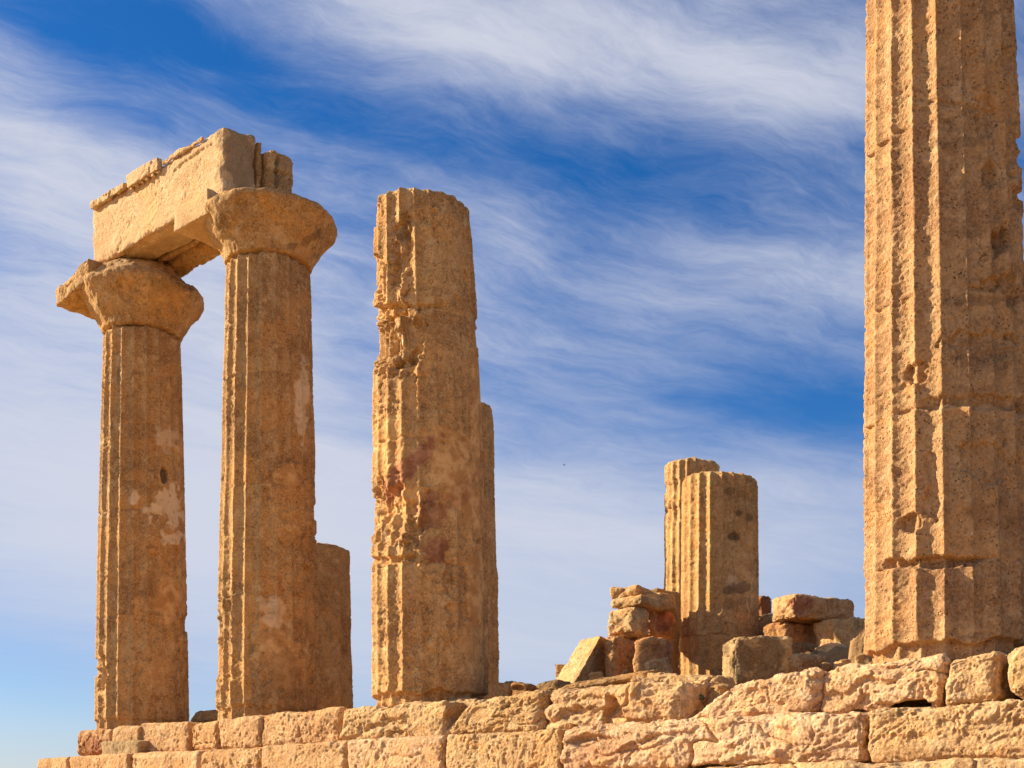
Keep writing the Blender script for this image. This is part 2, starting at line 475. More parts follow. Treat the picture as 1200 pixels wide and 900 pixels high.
def abacus(root, ax, s0, s1, o0, o1, hb, ht, seed, **kw):
    f = [at_axis(ax, s0, o1, ht[0]), at_axis(ax, s1, o1, ht[1]), at_axis(ax, s1, o1, hb[1]), at_axis(ax, s0, o1, hb[0])]
    b = [at_axis(ax, s0, o0, ht[2]), at_axis(ax, s1, o0, ht[3]), at_axis(ax, s1, o0, hb[1]), at_axis(ax, s0, o0, hb[0])]
    return block('abacus', f + b, kw.pop('mat', M_COL), seed, .015, parent=root, origin=root.location, **kw)
cap = abacus(A, ax, -.93, .0, .05, .90, (7.53, 7.70), (7.80, 8.05, 7.95, 8.05), 3.1, rnd=.035, lo=.03, mid=.03, wear=.03, pit=.012)

# second column
ax = axis(3)
B = thing('doric_column', 'column under the cut right end of the stone beam, with a wide round capital', 'column', (ax[0], ax[1], 1.2 + HC), GC, (1, 1, .98))
fB = [('pale', 357, 465, 8, 55, 0, .8, .9), ('pale', 322, 716, 20, 20, -20, .55, 1.5), ('ochre', 318, 745, 30, 34, 0, .6, 1.6), ('ochre', 340, 780, 22, 30, 0, .6, 1.5),
      ('ochre', 345, 555, 20, 10, 0, .6, 1.5), ('ochre', 345, 620, 22, 18, 30, .4, 1.4), ('smooth', 330, 590, 26, 60, 0, -.012, 1.4), ('dent', 345, 650, 24, 30, 30, .02, 1.5), ('dent', 330, 690, 22, 20, 0, .02, 1.5),
      ('smooth', 325, 770, 36, 50, 0, .0, 1.5), ('dent', 366, 640, 9, 28, 0, .05, 1.0), ('dent', 260, 760, 14, 60, 0, .03, 1.2), ('dent', 370, 600, 6, 12, 0, .03, 1), ('dark', 330, 800, 36, 30, 0, .35, 1.5)]
shaft(B, ax, 1.2, 7.26, .70, .565, 6.05, -15, [2.79, 4.21, 5.67], fB, M_COL, 4.0, .0155, wear=.10, under=.03)
fCB = [('dark', 362, 280, 22, 7, 25, .6, 1.3), ('ochre', 355, 300, 20, 12, 20, .6, 1.2), ('dark', 262, 262, 10, 14, 0, .35, 1.3)]
capital(B, ax, 7.26, [(.45, 7.23), (.57, 7.255), (.585, 7.31), (.60, 7.345), (.64, 7.42), (.73, 7.55), (.82, 7.67), (.885, 7.76), (.905, 7.81), (.885, 7.87), (.81, 7.905), (.60, 7.96), (.3, 7.98), (.01, 7.98)], 5.0, M_COL, fCB, ks=3, amp=.026)
abacus(B, ax, -.9, -.12, .05, .87, (7.70, 7.70), (8.035, 8.035, 8.035, 8.035), 6.1, rnd=.018, lo=.006, mid=.004, fine=.002, pit=.003, wear=.02, mat=M_BEAM)

# third column, broken off below its capital
ax = axis(2)
Cc = thing('doric_column', 'tall broken column without a capital, red stains spiralling round its shaft', 'column', (ax[0], ax[1], 1.2 + HC), GC, (1.12, 1.09, 1.05))
fC = [('smooth', 520, 395, 60, 42, 0, .02, .9), ('dent', 470, 400, 34, 36, 0, .06, 1.1), ('dent', 446, 402, 22, 38, 0, .15, .7), ('dent', 440, 330, 9, 30, 0, .07, 1.2), ('dent', 437, 250, 8, 20, 0, .05, 1.2), ('dent', 468, 268, 12, 14, 0, .06, 1.1), ('dent', 466, 320, 14, 26, 0, .05, 1.2),
      ('dent', 450, 362, 30, 9, 20, .10, .8), ('dent', 500, 357, 24, 3, 0, .04, .5), ('dent', 470, 300, 16, 50, 0, .04, 1.3), ('dent', 475, 430, 30, 14, 0, .04, 1.2), ('dent', 487, 415, 12, 12, 0, .05, 1), ('pale', 464, 398, 6, 6, 0, 1, .6), ('pale', 460, 388, 5, 3, 30, 1, .5), ('dark', 468, 268, 9, 9, 0, .5, 1),
      ('dark', 486, 418, 11, 8, 0, .5, 1), ('ochre', 452, 515, 24, 40, 0, .75, .6), ('plaster', 540, 555, 32, 74, 25, .01, 1.2), ('dent', 470, 590, 40, 26, 38, .03, .9), ('ochre', 470, 585, 44, 24, 38, .8, .9),  # dark over the dents is shade put into the colour
      ('dent', 455, 605, 40, 46, 40, .055, 1.0), ('dent', 445, 590, 14, 22, 0, .05, .8), ('red', 474, 550, 54, 15, 42, 1, .8), ('red', 505, 596, 22, 26, 30, .75, 1.4), ('red', 510, 640, 19, 19, 0, 1, .9), ('red', 540, 580, 40, 12, 40, .45, 1.3),
      ('plaster', 560, 690, 12, 54, 0, .0, .7), ('smooth', 552, 775, 24, 55, 0, .004, .3), ('ochre', 556, 770, 18, 46, 0, .5, 1.4), ('plaster', 500, 832, 90, 9, 0, .05, .3), ('plaster', 562, 470, 9, 80, 0, .0, 1.2),
      ('dent', 520, 770, 8, 40, 0, .03, 1.2), ('dent', 456, 655, 40, 5, 5, .05, .7), ('smooth', 525, 300, 30, 70, 0, -.012, .9), ('smooth', 515, 720, 22, 50, 0, -.01, 1.2),
      ('dent', 470, 760, 26, 50, 0, .012, 1.6)]
shaft(Cc, ax, 1.2, 7.07, .698, .56, 6.05, -23, [2.77, 4.2, 5.64], fC, M_COL, 7.0, .0135, lean=-.11, tp=2.2, top_slope=(-.02, .03), top_rough=.018, wear=.2, pitd=.014, mid=.014, under=.06)

# near column on the right, runs out of the picture
ax = axis(0)
D = thing('doric_column', 'tallest nearest column at the right, running out of the top of the picture', 'column', (ax[0], ax[1], 1.2 + HC), GC, (.90, .85, .83))
fD = [('dent', 1192, 175, 9, 26, 0, .03, 1.3), ('dent', 1196, 232, 8, 16, 0, .045, 1.2), ('dent', 1182, 70, 9, 24, 0, .03, 1.4), ('dent', 1150, 400, 40, 16, 0, .03, 1.5), ('dent', 1165, 540, 40, 30, 0, .03, 1.5), ('dark', 1165, 420, 36, 22, 0, .3, 1.5), ('dark', 1175, 600, 34, 26, 0, .3, 1.5), ('dent', 1085, 658, 60, 8, 3, .07, .7), ('dent', 1160, 470, 60, 10, -6, .035, .9), ('dent', 1070, 436, 18, 14, 20, .05, 1.1), ('dent', 1064, 612, 14, 12, 0, .06, 1), ('dent', 1090, 560, 10, 40, 0, .03, 1.4),
      ('dent', 1172, 285, 13, 22, 0, .06, 1), ('dent', 1165, 200, 10, 16, 0, .05, 1), ('dent', 1170, 330, 16, 12, 0, .05, 1), ('dent', 1160, 130, 12, 26, 0, .03, 1.2), ('dent', 1188, 340, 12, 40, 0, .05, 1.2),
      ('dark', 1160, 350, 50, 6, 0, .4, 1.2), ('dark', 1125, 165, 30, 8, 0, .45, 1.3), ('dark', 1172, 285, 13, 22, 0, .5, 1), ('dark', 1130, 270, 30, 6, 0, .35, 1.3), ('dark', 1140, 20, 40, 14, 15, .3, 1.3),  # the dark mark matching a dent paints its shade
      ('dent', 1130, 120, 60, 3, -8, .02, .6), ('dent', 1090, 470, 26, 8, 0, .03, 1.2)]
shaft(D, ax, 1.2, 7.4, .70, .575, 6.1, -22, [1.98, 3.20, 4.11, 5.47], fD, M_NEAR, 9.0, .0098, lean=-.10, top_slope=(0, 0), wear=.07, pitd=.0075, mid=.007, bed=.011, under=.075, groove=.03)

# ================================================================ THE BEAM ON THE TWO LEFT COLUMNS
axB, axA = axis(3), axis(4)
def beamblk(name, root, s0, s1, o0, o1, hb, ht, seed, bk=0., **kw):
    """s from the second column's axis; hb, ht = bottom/top heights (left, right)"""
    f = [at_axis(axB, s0, o1, ht[0]), at_axis(axB, s1, o1, ht[1]), at_axis(axB, s1, o1, hb[1]), at_axis(axB, s0, o1, hb[0])]
    b = [at_axis(axB, s0, o0, ht[0]), at_axis(axB, s1, o0, ht[1] + bk), at_axis(axB, s1, o0, hb[1]), at_axis(axB, s0, o0, hb[0])]
    return block(name, f + b, kw.pop('mat', M_BEAM), seed, kw.pop('step', .013), parent=root, origin=kw.pop('org', root.location), **kw)
p0 = at_axis(axB, -1.6, .34, 8.06)
beam = thing('stone_beam', 'long smooth-faced stone beam bridging the two left columns', 'beam', p0, None, (1.12, 1.12, 1.12))
beamblk('beam_body', beam, -3.42, -.12, .10, .62, (8.06, 8.03), (8.98, 8.94), 12.0, bk=.09, rnd=.045, lo=.012, mid=.004, fine=.0028, pit=.008, wear=.05, bed=.007,
        feats=[('dark', 284, 190, 27, 54, 0, .55, 1.3), ('dark', 215, 275, 60, 14, 33, .25, 1.5), ('dent', 190, 270, 70, 5, 33, .02, .8), ('dent', 170, 285, 60, 4, 33, .018, .9), ('dent', 225, 185, 30, 3, 36, .02, .8)])
beamblk('fillet', beam, -3.36, -2.42, .60, .70, (8.86, 8.86), (8.985, 8.985), 12.5, rnd=.02, lo=.012, mid=.02, wear=.05, fine=.006, step=.014)
beamblk('fillet', beam, -1.52, -.55, .60, .665, (8.88, 8.88), (8.975, 8.95), 12.7, rnd=.02, lo=.012, mid=.02, wear=.05, fine=.006, step=.014)
rg = beamblk('regula', beam, -2.36, -1.56, .60, .70, (8.84, 8.84), (9.03, 9.03), 12.9, rnd=.012, lo=.006, mid=.006, wear=.02, fine=.003, step=.012)
for k in range(6):                                                   # pegs under the regula
    s = -2.30 + k * .136
    beamblk('peg', rg, s, s + .06, .615, .675, (8.80, 8.80), (8.85, 8.85), 13 + k * .1, org=beam.location, rnd=.015, lo=.004, mid=.003, wear=.01, step=.012)
p1 = at_axis(axB, -1.6, -.2, 8.06)
inner = thing('stone_beam', 'lower weathered stone beam behind the smooth one, resting on the right round capital', 'beam', p1)
beamblk('beam_body', inner, -2.9, -.12, .0, .095, (8.045, 8.045), (8.97, 8.97), 14.0, mat=M_COL, rnd=.03, lo=.012, mid=.01, wear=.03)
beamblk('broken_block', inner, -2.9, -.02, -.50, -.03, (8.045, 8.045), (8.9, 8.94), 15.0, mat=M_COL, rnd=.12, lo=.03, mid=.02, wear=.08,
        feats=[('dark', 325, 205, 4, 24, 0, .7, 1.2), ('dent', 325, 208, 4, 22, 0, .03, 1.0), ('dent', 330, 203, 12, 3, -15, .03, .7)])

# ================================================================ COLUMNS BEHIND
GB = 'broken columns standing further back'
def back_column(px, d, h1, Rb, Rt, seed, label, joints, feats=None, tint=(1, 1, 1), phase=-20, **kw):
    ax = np.array([(px - CX) / F * d, d])
    r = thing('broken_column', label, 'column', (ax[0], ax[1], 1.2 + HC), GB, tint)
    shaft(r, ax, 1.2, h1, Rb, Rt, 6., phase, joints, feats or [], kw.pop('mat', M_COL), seed, d * .00115, **kw)
    return r
back_column(367, 20.6, 4.46, .70, .575, 21., 'low flat-topped column stump in the shade right behind the second column', [3.3], top_rough=.015, wear=.4, tint=(.95, .93, .9), mid=.022)
back_column(543, 22.5, 7.5, .71, .58, 22., 'slim edge of a column hidden behind the tall red-stained broken column', [2.7, 4.6, 6.1], wear=.5, mid=.02)
back_column(843.5, 18., 4.93, .60, .555, 23., 'fluted column stump in full view among the rubble, at the front of the two stumps', [2.55],
            [('dark', 868, 600, 6, 5, 0, .9, .8), ('dark', 862, 628, 9, 8, 0, .9, .8), ('dent', 862, 628, 8, 6, 0, .04, .8), ('dark', 880, 605, 5, 6, 0, .7, .8), ('dark', 862, 690, 26, 7, 10, .8, 1.2), ('dark', 855, 575, 10, 4, 0, .5, 1.1),  # dark spots; the one over the dent is its painted shade
             ('dark', 860, 705, 16, 10, 0, .5, 1.4), ('pale', 857, 680, 12, 8, 0, .4, 1.2), ('smooth', 868, 700, 26, 90, 0, -.01, .7), ('ochre', 880, 650, 12, 50, 0, .5, 1.3), ('red', 802, 690, 6, 70, 0, .25, 1.3)],
            tint=(1.1, 1.04, .98), phase=-24, top_rough=.012, wear=.06, top_slope=(-.03, 0))
back_column(811, 21., 6.02, .52, .485, 24., 'taller pale column stump half hidden behind the fluted stump', [3.9, 5.2], [('dent', 795, 575, 24, 14, 0, .03, 1.2), ('dent', 800, 600, 30, 10, 0, .03, 1.2)], tint=(1.15, 1.14, 1.12), wear=.35, phase=-18, top_rough=.05)

# ================================================================ STEPS OF THE TEMPLE
G1 = 'worn blocks of the upper step'
u1 = [
    ([(86, 857), (131, 852), (129, 886), (87, 887)], 'reddish crumbling block at the far left end of the upper step', dict(tint=(.86, .74, .66), lo=.05, mid=.03, pit=.02, rnd=.08, feats=[('red', 112, 874, 20, 12, 0, .8, 1.2)])),
    ([(128, 850), (163, 849), (163, 885), (128, 886)], 'small pale smooth block behind the loose grey stone', dict(lo=.012, mid=.008, pit=.006)),
    ([(163, 847), (221, 845), (220, 882), (163, 884)], 'pale squared block under the far left column', dict(lo=.014, mid=.009, pit=.01, rnd=.035)),
    ([(221, 846), (254, 841), (253, 880), (220, 882)], 'short crumbling block between the two beam columns', dict(lo=.05, mid=.035, pit=.02, rnd=.07, tint=(.9, .84, .78))),
    ([(254, 841), (304, 837), (306, 877), (253, 880)], 'deeply pitted block under the left side of the second column', dict(lo=.03, mid=.03, pit=.025, rnd=.05, tint=(.95, .88, .82))),
    ([(303, 836), (399, 829), (397, 873), (305, 877)], 'well squared rough block under the right side of the second column', dict(lo=.03, mid=.022, pit=.018, rnd=.05)),
    ([(398, 829), (524, 821), (520, 868), (398, 872)], 'honeycombed block below the red-stained column', dict(lo=.03, mid=.03, pit=.024, rnd=.045, ledge=.02, feats=[('dent', 450, 850, 40, 6, 4, .03, 1.2), ('dent', 465, 862, 16, 6, 0, .04, 1)])),
    ([(552, 818), (641, 806), (633, 859), (505, 867)], 'slanting block with a pointed lower left end, right of the red-stained column', dict(lo=.04, mid=.03, pit=.02, rnd=.08, bed=.01, feats=[('smooth', 562, 838, 16, 9, 15, .015, .6)])),
    ([(638, 808), (806, 792), (802, 850), (634, 859)], 'large wavy eroded block with a deep hollow in its face', dict(lo=.05, mid=.04, pit=.014, rnd=.10, ledge=.045, feats=[('dent', 716, 838, 15, 22, 0, .13, .5), ('dent', 690, 835, 40, 10, 5, .04, .9), ('ochre', 724, 843, 9, 20, 0, .7, .7), ('dent', 760, 812, 16, 8, 20, .03, 1)])),
    ([(862, 797), (963, 782), (958, 838), (790, 850)], 'block sloping down to a low left tip, in front of the dark boulder', dict(lo=.035, mid=.026, pit=.014, rnd=.09, ledge=.03, feats=[('dent', 815, 829, 9, 6, 0, .04, .7)])),
    ([(962, 783), (1110, 763), (1104, 829), (958, 838)], 'broad block left of the foot of the tallest column, broken out at its lower right', dict(lo=.035, mid=.034, pit=.018, rnd=.07, ledge=.03, feats=[('dent', 1068, 834, 27, 16, 8, .14, .5), ('red', 1050, 782, 40, 6, 10, .35, 1.2), ('ochre', 1070, 828, 24, 10, 8, .9, .6)])),
    ([(1108, 770), (1171, 758), (1172, 824), (1102, 829)], 'upright rough block under the middle of the tallest column', dict(lo=.04, mid=.026, pit=.016, rnd=.06, bed=.01)),
    ([(1172, 757), (1300, 745), (1300, 816), (1175, 821)], 'rounded block at the right edge of the picture', dict(lo=.03, mid=.02, pit=.014, rnd=.10)),
]
for i, (q, lab, kw) in enumerate(u1):
    v_ = 1 + .09 * math.sin(i * 5.1)
    kw = dict(dict(wear=.035, fine=.007, tint=(.95 * v_, .88 * v_, .82 * v_) if i < 6 else (v_, .98 * v_, .96 * v_ * v_)), **kw)
    wallblock(q, .76 + .03 * math.sin(i * 2.3), .62 if i not in (8, 9) else .55, seed=31. + i, label=lab, cat='stone block', group=G1, **kw)

G2 = 'long blocks of the lower step'
def l2(x): return HY - .0583 * (x + 1014)
cuts = [42, 79, 150, 233, 304, 404, 519, 657, 1013, 1236, 1500]
lab2 = ['short smooth block at the left tip of the lower step', 'orange smooth block second from the left in the lower step', 'rounded block below the loose grey stone',
        'crumbling block below the gap between the beam columns', 'lower step block below the second column', 'plain lower step block left of the red-stained column',
        'pale pitted lower step block below the red-stained column', 'longest wavy block of the lower step with reddish streaks', 'big clean-edged lower step block at bottom right, right of the dark joint',
        'lower step block leaving the picture at the right']
cfg2 = [dict(lo=.012, mid=.008, pit=.006), dict(lo=.02, mid=.012, pit=.008, tint=(1, .92, .85)), dict(lo=.03, mid=.016, pit=.01, rnd=.09, tint=(1, .92, .85)), dict(lo=.05, mid=.03, pit=.02, rnd=.07, tint=(.95, .88, .8)),
        dict(lo=.025, mid=.018, pit=.014), dict(lo=.02, mid=.016, pit=.016), dict(lo=.02, mid=.016, pit=.018), dict(lo=.04, mid=.04, pit=.014, rnd=.06, ledge=.03, bed=.008, feats=[('red', 700, 885, 60, 12, 20, .35, 1.4), ('dent', 690, 868, 26, 6, 10, .04, 1), ('dent', 760, 868, 40, 5, 20, .03, 1)]),
        dict(lo=.02, mid=.02, pit=.02, rnd=.045, ledge=.012), dict(lo=.02, mid=.02, pit=.018)]
for i in range(10):
    x0, x1 = cuts[i], cuts[i + 1]
    def at2(x, o, h):
        p = onwall(x, 800, o); p[2] = h + HC; return p
    jt = [.0, .0, -.005, -.02, .0, .0, .0, .005, .0, .0][i]
    o2 = 1.10 + .02 * math.sin(i * 1.7)
    a, b = onwall(x0, 800, o2), onwall(x1, 800, o2)
    ht, hb = .795 + jt, .375
    f = [np.array([p[0], p[1], HC + h]) for p, h in ((a, ht), (b, ht), (b, hb), (a, hb))]
    g = (b - a); g[2] = 0; g /= np.linalg.norm(g)
    for k, sg in ((0, 1), (1, -1), (2, -1), (3, 1)): f[k] = f[k] + g * sg * .014
    back = [p - np.array([N[0], N[1], 0]) * .9 for p in f]
    v_ = 1 + .07 * math.sin(i * 3.7 + 1)
    kw = dict(dict(wear=.03, fine=.007, rnd=.045, tint=(.95 * v_, .89 * v_, .82 * v_) if i < 5 else (v_, .97 * v_, .96 * v_ * v_)), **cfg2[i])
    block('step_block', f + back, M_WALL, 51. + i, f[0][1] * .0008, label=lab2[i], cat='stone block', group=G2, **kw)

G3 = 'foundation blocks below the lower step'
s = -13.6
lens3 = [1.5, 1.3, 1.7, 1.4, 1.6, 1.5, 1.35, 1.8, 1.5, 1.7, 1.6, 1.5]
for i, L in enumerate(lens3):
    cs = [W(s + .006, 1.42, .372), W(s + L - .006, 1.42, .372), W(s + L - .006, 1.42, -.1), W(s + .006, 1.42, -.1)]
    cs += [p - np.array([N[0], N[1], 0]) * 1.2 for p in cs]
    vis = 8 <= i <= 9
    block('foundation_block', cs, M_WALL, 71. + i, .014 if vis else .04, rnd=.05, lo=.03, mid=.025, pit=.015, wear=.03, ledge=.02 if vis else 0,
          label='foundation block in shade along the bottom right edge, under the lower step', cat='stone block', group=G3)
    s += L

# loose stones lying on the steps
wallblock([(117, 869), (163, 866), (162, 884), (118, 886)], .90, .25, seed=91., name='loose_stone', label='loose grey flat stone lying on the lower step at the left', cat='stone', rnd=.03, lo=.02, mid=.012, wear=.03, tint=(.72, .78, .82), mat=M_RUB)
GL = 'loose stones on the temple edge'
def loose(q, o, dp, seed, lab, **kw):
    kw = dict(dict(mat=M_RUB, rnd=.08, lo=.05, mid=.03, wear=.05, pit=.012), **kw)
    return wallblock(q, o, dp, seed=seed, name='loose_stone', label=lab, cat='stone', group=GL, **kw)
loose([(228, 833), (246, 832), (262, 848), (216, 848)], -.2, .3, 92., 'dark low stone in the gap between the two beam columns', tint=(.5, .48, .45))
loose([(520, 818), (560, 816), (560, 840), (508, 842)], .35, .4, 93., 'rough stone wedged behind the slanting block, beside the red-stained column')
loose([(579, 795), (595, 796), (596, 826), (578, 826)], .1, .3, 94., 'small upright grey stone at the right foot of the red-stained column', tint=(.62, .58, .54), rnd=.03)
loose([(594, 796), (618, 796), (616, 826), (592, 826)], .15, .3, 95., 'dark stubby stone beside the small upright grey stone', tint=(.55, .46, .4), rnd=.05, feats=[('dent', 605, 806, 9, 4, 0, .05, .5)])
loose([(628, 795), (652, 792), (672, 824), (600, 828)], .0, .4, 96., 'dark rounded stone left of the thin slab', tint=(.5, .47, .43), rnd=.12)
loose([(664, 800), (762, 782), (764, 796), (634, 816)], .20, .45, 97., 'thin dark slab lying behind the large wavy block', tint=(.62, .56, .5), rnd=.03, lo=.015, mid=.012)
loose([(755, 788), (842, 790), (852, 806), (750, 806)], .22, .3, 98., 'thin pale slab in front of the fluted stump', tint=(.85, .82, .78), rnd=.04, lo=.02)
loose([(790, 796), (846, 800), (850, 826), (800, 842)], .42, .3, 99., 'greyish stone filling the gap behind the sloping block', tint=(.82, .74, .64), rnd=.05)

# ================================================================ RUBBLE OF THE INNER WALLS
GR = 'fallen and standing blocks of the inner wall'
def rub(xe, xl, xr, yt, yb, d, seed, lab, **kw):
    kw = dict(dict(rnd=.05, lo=.045, mid=.03, wear=.06, pit=.013, fine=.008), **kw)
    return cornerblock(xe, xl, xr, yt, yb, d, seed=seed, label=lab, cat='stone block', group=GR, **kw)
rub(655, 647, 662, 776, 800, 17.6, 101., 'tiny squared block at the far left of the rubble', h0=1.2, lb=.35, rnd=.02, lo=.01, mid=.008)
def ptd(px, py, d): return np.array([(px - CX) / F * d, d, HC + (HY - py) * d / F])
block('rubble_block', [ptd(680, 749, 17.6), ptd(705, 744, 17.1), ptd(648, 846, 17.1), ptd(618, 846, 17.6), ptd(690, 752, 18.0), ptd(714, 749, 17.6), ptd(730, 846, 17.7), ptd(706, 846, 18.1)], M_RUB, 102., .016, rnd=.03, lo=.014, mid=.012, wear=.02, fine=.006,
      label='leaning slab with a slanted lit face at the left of the rubble', cat='stone block', group=GR)
rub(722, 705, 782, 743, 800, 17.0, 103., 'big red-faced block at the bottom of the left rubble stack', h0=1.2, lb=.85, lo=.06, mid=.04, rnd=.08, tint=(1, .85, .76), feats=[('red', 765, 760, 26, 22, 0, .75, 1)])
rub(745, 711, 764, 709, 744, 17.05, 104., 'rough lit block in the middle of the left rubble stack', lo=.06, mid=.035, rnd=.07, wear=.07, feats=[('red', 758, 735, 9, 8, 0, .6, 1)])
rub(765, 756, 793, 711, 744, 17.5, 105., 'dark red block beside the rough lit block of the stack', la=.4, tint=(1.1, .88, .78), feats=[('red', 781, 727, 15, 17, 0, 1, .8)])
rub(775, 762, 800, 690, 712, 17.3, 122., 'brown broken block at the top right of the left rubble stack, against the stumps', la=.4, lb=.45, rnd=.07, lo=.06, tint=(.95, .85, .75))
rub(752, 713, 786, 696, 709.5, 17.0, 106., 'flat slab topping the left rubble stack', rnd=.05, wear=.06, dz=(.02, 0, .0, .06))
rub(748, 730, 772, 684, 698, 17.4, 107., 'small sloped stone on the very top of the left rubble stack', rnd=.04, wear=.05, la=.5, dz=(0, .02, -.05, 0))
rub(772, 764, 800, 687, 790, 18.5, 108., 'tall shaded wall block just left of the fluted stump', h0=1.2, la=.6, tint=(.5, .52, .5))  # dark tint puts its shade into the colour, against the orange bounce
rub(768, 752, 800, 744, 800, 16.6, 121., 'rounded reddish block wedged between the left stack and the fluted stump', h0=1.2, la=.45, lb=.5, rnd=.10, lo=.07, tint=(1.05, .86, .76), feats=[('red', 780, 765, 16, 16, 0, .6, 1.2)])
rub(764, 755, 800, 772, 800, 13.3, 109., 'low rough stone lying at the left foot of the fluted stump', la=.12, h0=1.2, lb=.6, lo=.05, mid=.035, rnd=.06, dz=(-.02, -.02, .12, .1), yaw=12)
rub(857, 845, 930, 744, 800, 11.9, 110., 'large dark lichen-covered boulder with one bright narrow side', h0=1.19, la=.45, yaw=-45, rnd=.06, lo=.035, mid=.02, wear=.05, tint=(.82, .84, .82),
    feats=[('dark', 896, 772, 46, 34, 0, .7, 1.4)])
rub(893, 885, 906, 697, 726, 19., 111., 'dark red block peeping out behind the right side of the fluted stump', la=.5, lb=.3, tint=(.62, .45, .4), rnd=.03, feats=[('red', 899, 711, 10, 16, 0, .7, .8)])
rub(893, 880, 913, 726, 790, 18.6, 112., 'brown squared block under the dark red block behind the fluted stump', h0=1.2, la=.5, lb=.5, rnd=.02, lo=.012, mid=.01, tint=(.85, .78, .7))
rub(908, 903, 928, 716, 790, 18.2, 113., 'small yellow stone left of the pink topped slab', h0=1.2, la=.5, lb=.6, rnd=.05)
rub(931, 923, 1004, 694, 724, 16.6, 114., 'pink ended slab lying across the top of the right rubble stack', la=.55, lb=1.08, yaw=-22, rnd=.05, lo=.03, mid=.025, tint=(1.05, .92, .86),
    feats=[('red', 938, 708, 16, 16, 0, .95, .9), ('pale', 965, 697, 26, 4, 0, .5, 1)])
rub(922, 912, 977, 726, 800, 16.9, 115., 'dark brown block under the pink ended slab', h0=1.2, la=.5, lb=.9, yaw=-14, rnd=.06, tint=(.85, .68, .58), lo=.05, mid=.03)
rub(978, 970, 996, 724, 800, 16.6, 116., 'upright brown stone under the right end of the pink ended slab', h0=1.2, la=.4, lb=.35, yaw=-14, rnd=.05, tint=(1, .88, .76), lo=.04)
rub(999, 992, 1030, 722, 800, 16.1, 117., 'grey brown block beside the left edge of the tallest column', h0=1.2, la=.4, lb=.5, yaw=-14, rnd=.04, tint=(.95, .88, .78))
rub(940, 932, 985, 752, 800, 14.2, 118., 'very dark knobbly stone below the right rubble stack', h0=1.2, la=.4, lb=.6, yaw=-10, rnd=.12, tint=(.5, .38, .32), lo=.08, mid=.04)
rub(985, 976, 1010, 750, 800, 13.4, 119., 'pale pinkish stone half buried near the tallest column', h0=1.2, la=.35, lb=.35, rnd=.08, tint=(1.15, 1.02, .95), lo=.04, feats=[('red', 990, 762, 6, 6, 0, .5, 1)])
rub(938, 930, 980, 763, 800, 12.6, 120., 'low buff stone right of the dark lichen boulder', h0=1.19, la=.3, lb=.5, yaw=-16, rnd=.06, tint=(.95, .9, .85), lo=.04)

GCH = 'small broken stones among the rubble'
_rc = np.random.RandomState(8)
for px, py, d, w in [(700, 789, 13.6, .13), (733, 786, 13.5, .10), (742, 788, 13.2, .16), (838, 792, 12.4, .13), (925, 783, 12.2, .16), (936, 775, 13.2, .14), (968, 776, 12.2, .12), (990, 772, 12.0, .16), (1008, 768, 11.8, .11),
                     (900, 736, 17.9, .18), (908, 751, 15.2, .20), (960, 757, 14.6, .15)]:
    c0 = ptd(px, py, d)
    x_, y_, z_ = w * _rc.uniform(.8, 1.6), w * _rc.uniform(.8, 1.4), w * _rc.uniform(.6, 1.1)
    base_z = HC + 1.1
    cs = [c0 + np.array([sx_ * x_ / 2 * (.8 if sz_ else 1) + _rc.normal() * .02, sy_ * y_ / 2, 0]) for sx_, sy_, sz_ in
          [(-1, -1, 1), (1, -1, 1), (1, -1, 0), (-1, -1, 0), (-1, 1, 1), (1, 1, 1), (1, 1, 0), (-1, 1, 0)]]
    for k_, (p, up) in enumerate(zip(cs, [1, 1, 0, 0, 1, 1, 0, 0])): p[2] = c0[2] + (_rc.uniform(-.03, .03) if up else -max(z_, c0[2] - base_z))
    v_ = _rc.uniform(.65, 1.1)
    block('stone_chip', cs, M_RUB, 140. + px * .01, d * .0009, rnd=.03, lo=.04, mid=.03, wear=.04, pit=.01, tint=(v_, v_ * .93, v_ * .86),
          label='small broken stone lying among the rubble blocks', cat='stone', group=GCH)

# ================================================================ GROUND, FLOOR, MOUND
def sheet(name, s0, s1, o0, o1, ns, no, hf, mat, kind='structure'):
    S_, O_ = np.meshgrid(np.linspace(s0, s1, ns), np.linspace(o0, o1, no))
    xy = DP + S_.ravel()[:, None] * U + O_.ravel()[:, None] * N
    h = hf(S_.ravel(), O_.ravel(), xy)
    V = np.column_stack([xy, h + HC])
    i = np.arange(no - 1)[:, None] * ns + np.arange(ns - 1)[None, :]
    Q = np.stack([i, i + ns, i + ns + 1, i + 1], -1).reshape(-1, 4)[:, ::-1]
    o = link_mesh(name, V, Q, mat); o['kind'] = kind
    return o

def earth_mat(name, a, b, c):
    mt = bpy.data.materials.new(name); mt.use_nodes = True
    g = NT(mt.node_tree); bs = mt.node_tree.nodes['Principled BSDF']
    P = g.n('ShaderNodeTexCoord').outputs['Object']
    col = g.mix(g.step(g.noise(P, .35, 6, .65), .4, .62), C4(a), C4(b))
    col = g.mix(g.step(g.noise(P, 3.0, 7, .7, .5), .5, .68), col, C4(c))
    g.set(bs.inputs['Base Color'], col); bs.inputs['Roughness'].default_value = 1
    bs.inputs['Specular IOR Level'].default_value = .1
    bp = g.n('ShaderNodeBump'); g.set(bp.inputs['Height'], g.noise(P, 14, 8, .7)); bp.inputs['Strength'].default_value = .9; bp.inputs['Distance'].default_value = .06
    g.set(bs.inputs['Normal'], bp.outputs[0])
    return mt
M_EARTH = earth_mat('dry_earth', (.42, .27, .13), (.50, .34, .17), (.26, .20, .08))
M_FLOOR = earth_mat('stony_floor', (.34, .22, .11), (.46, .30, .15), (.22, .15, .08))

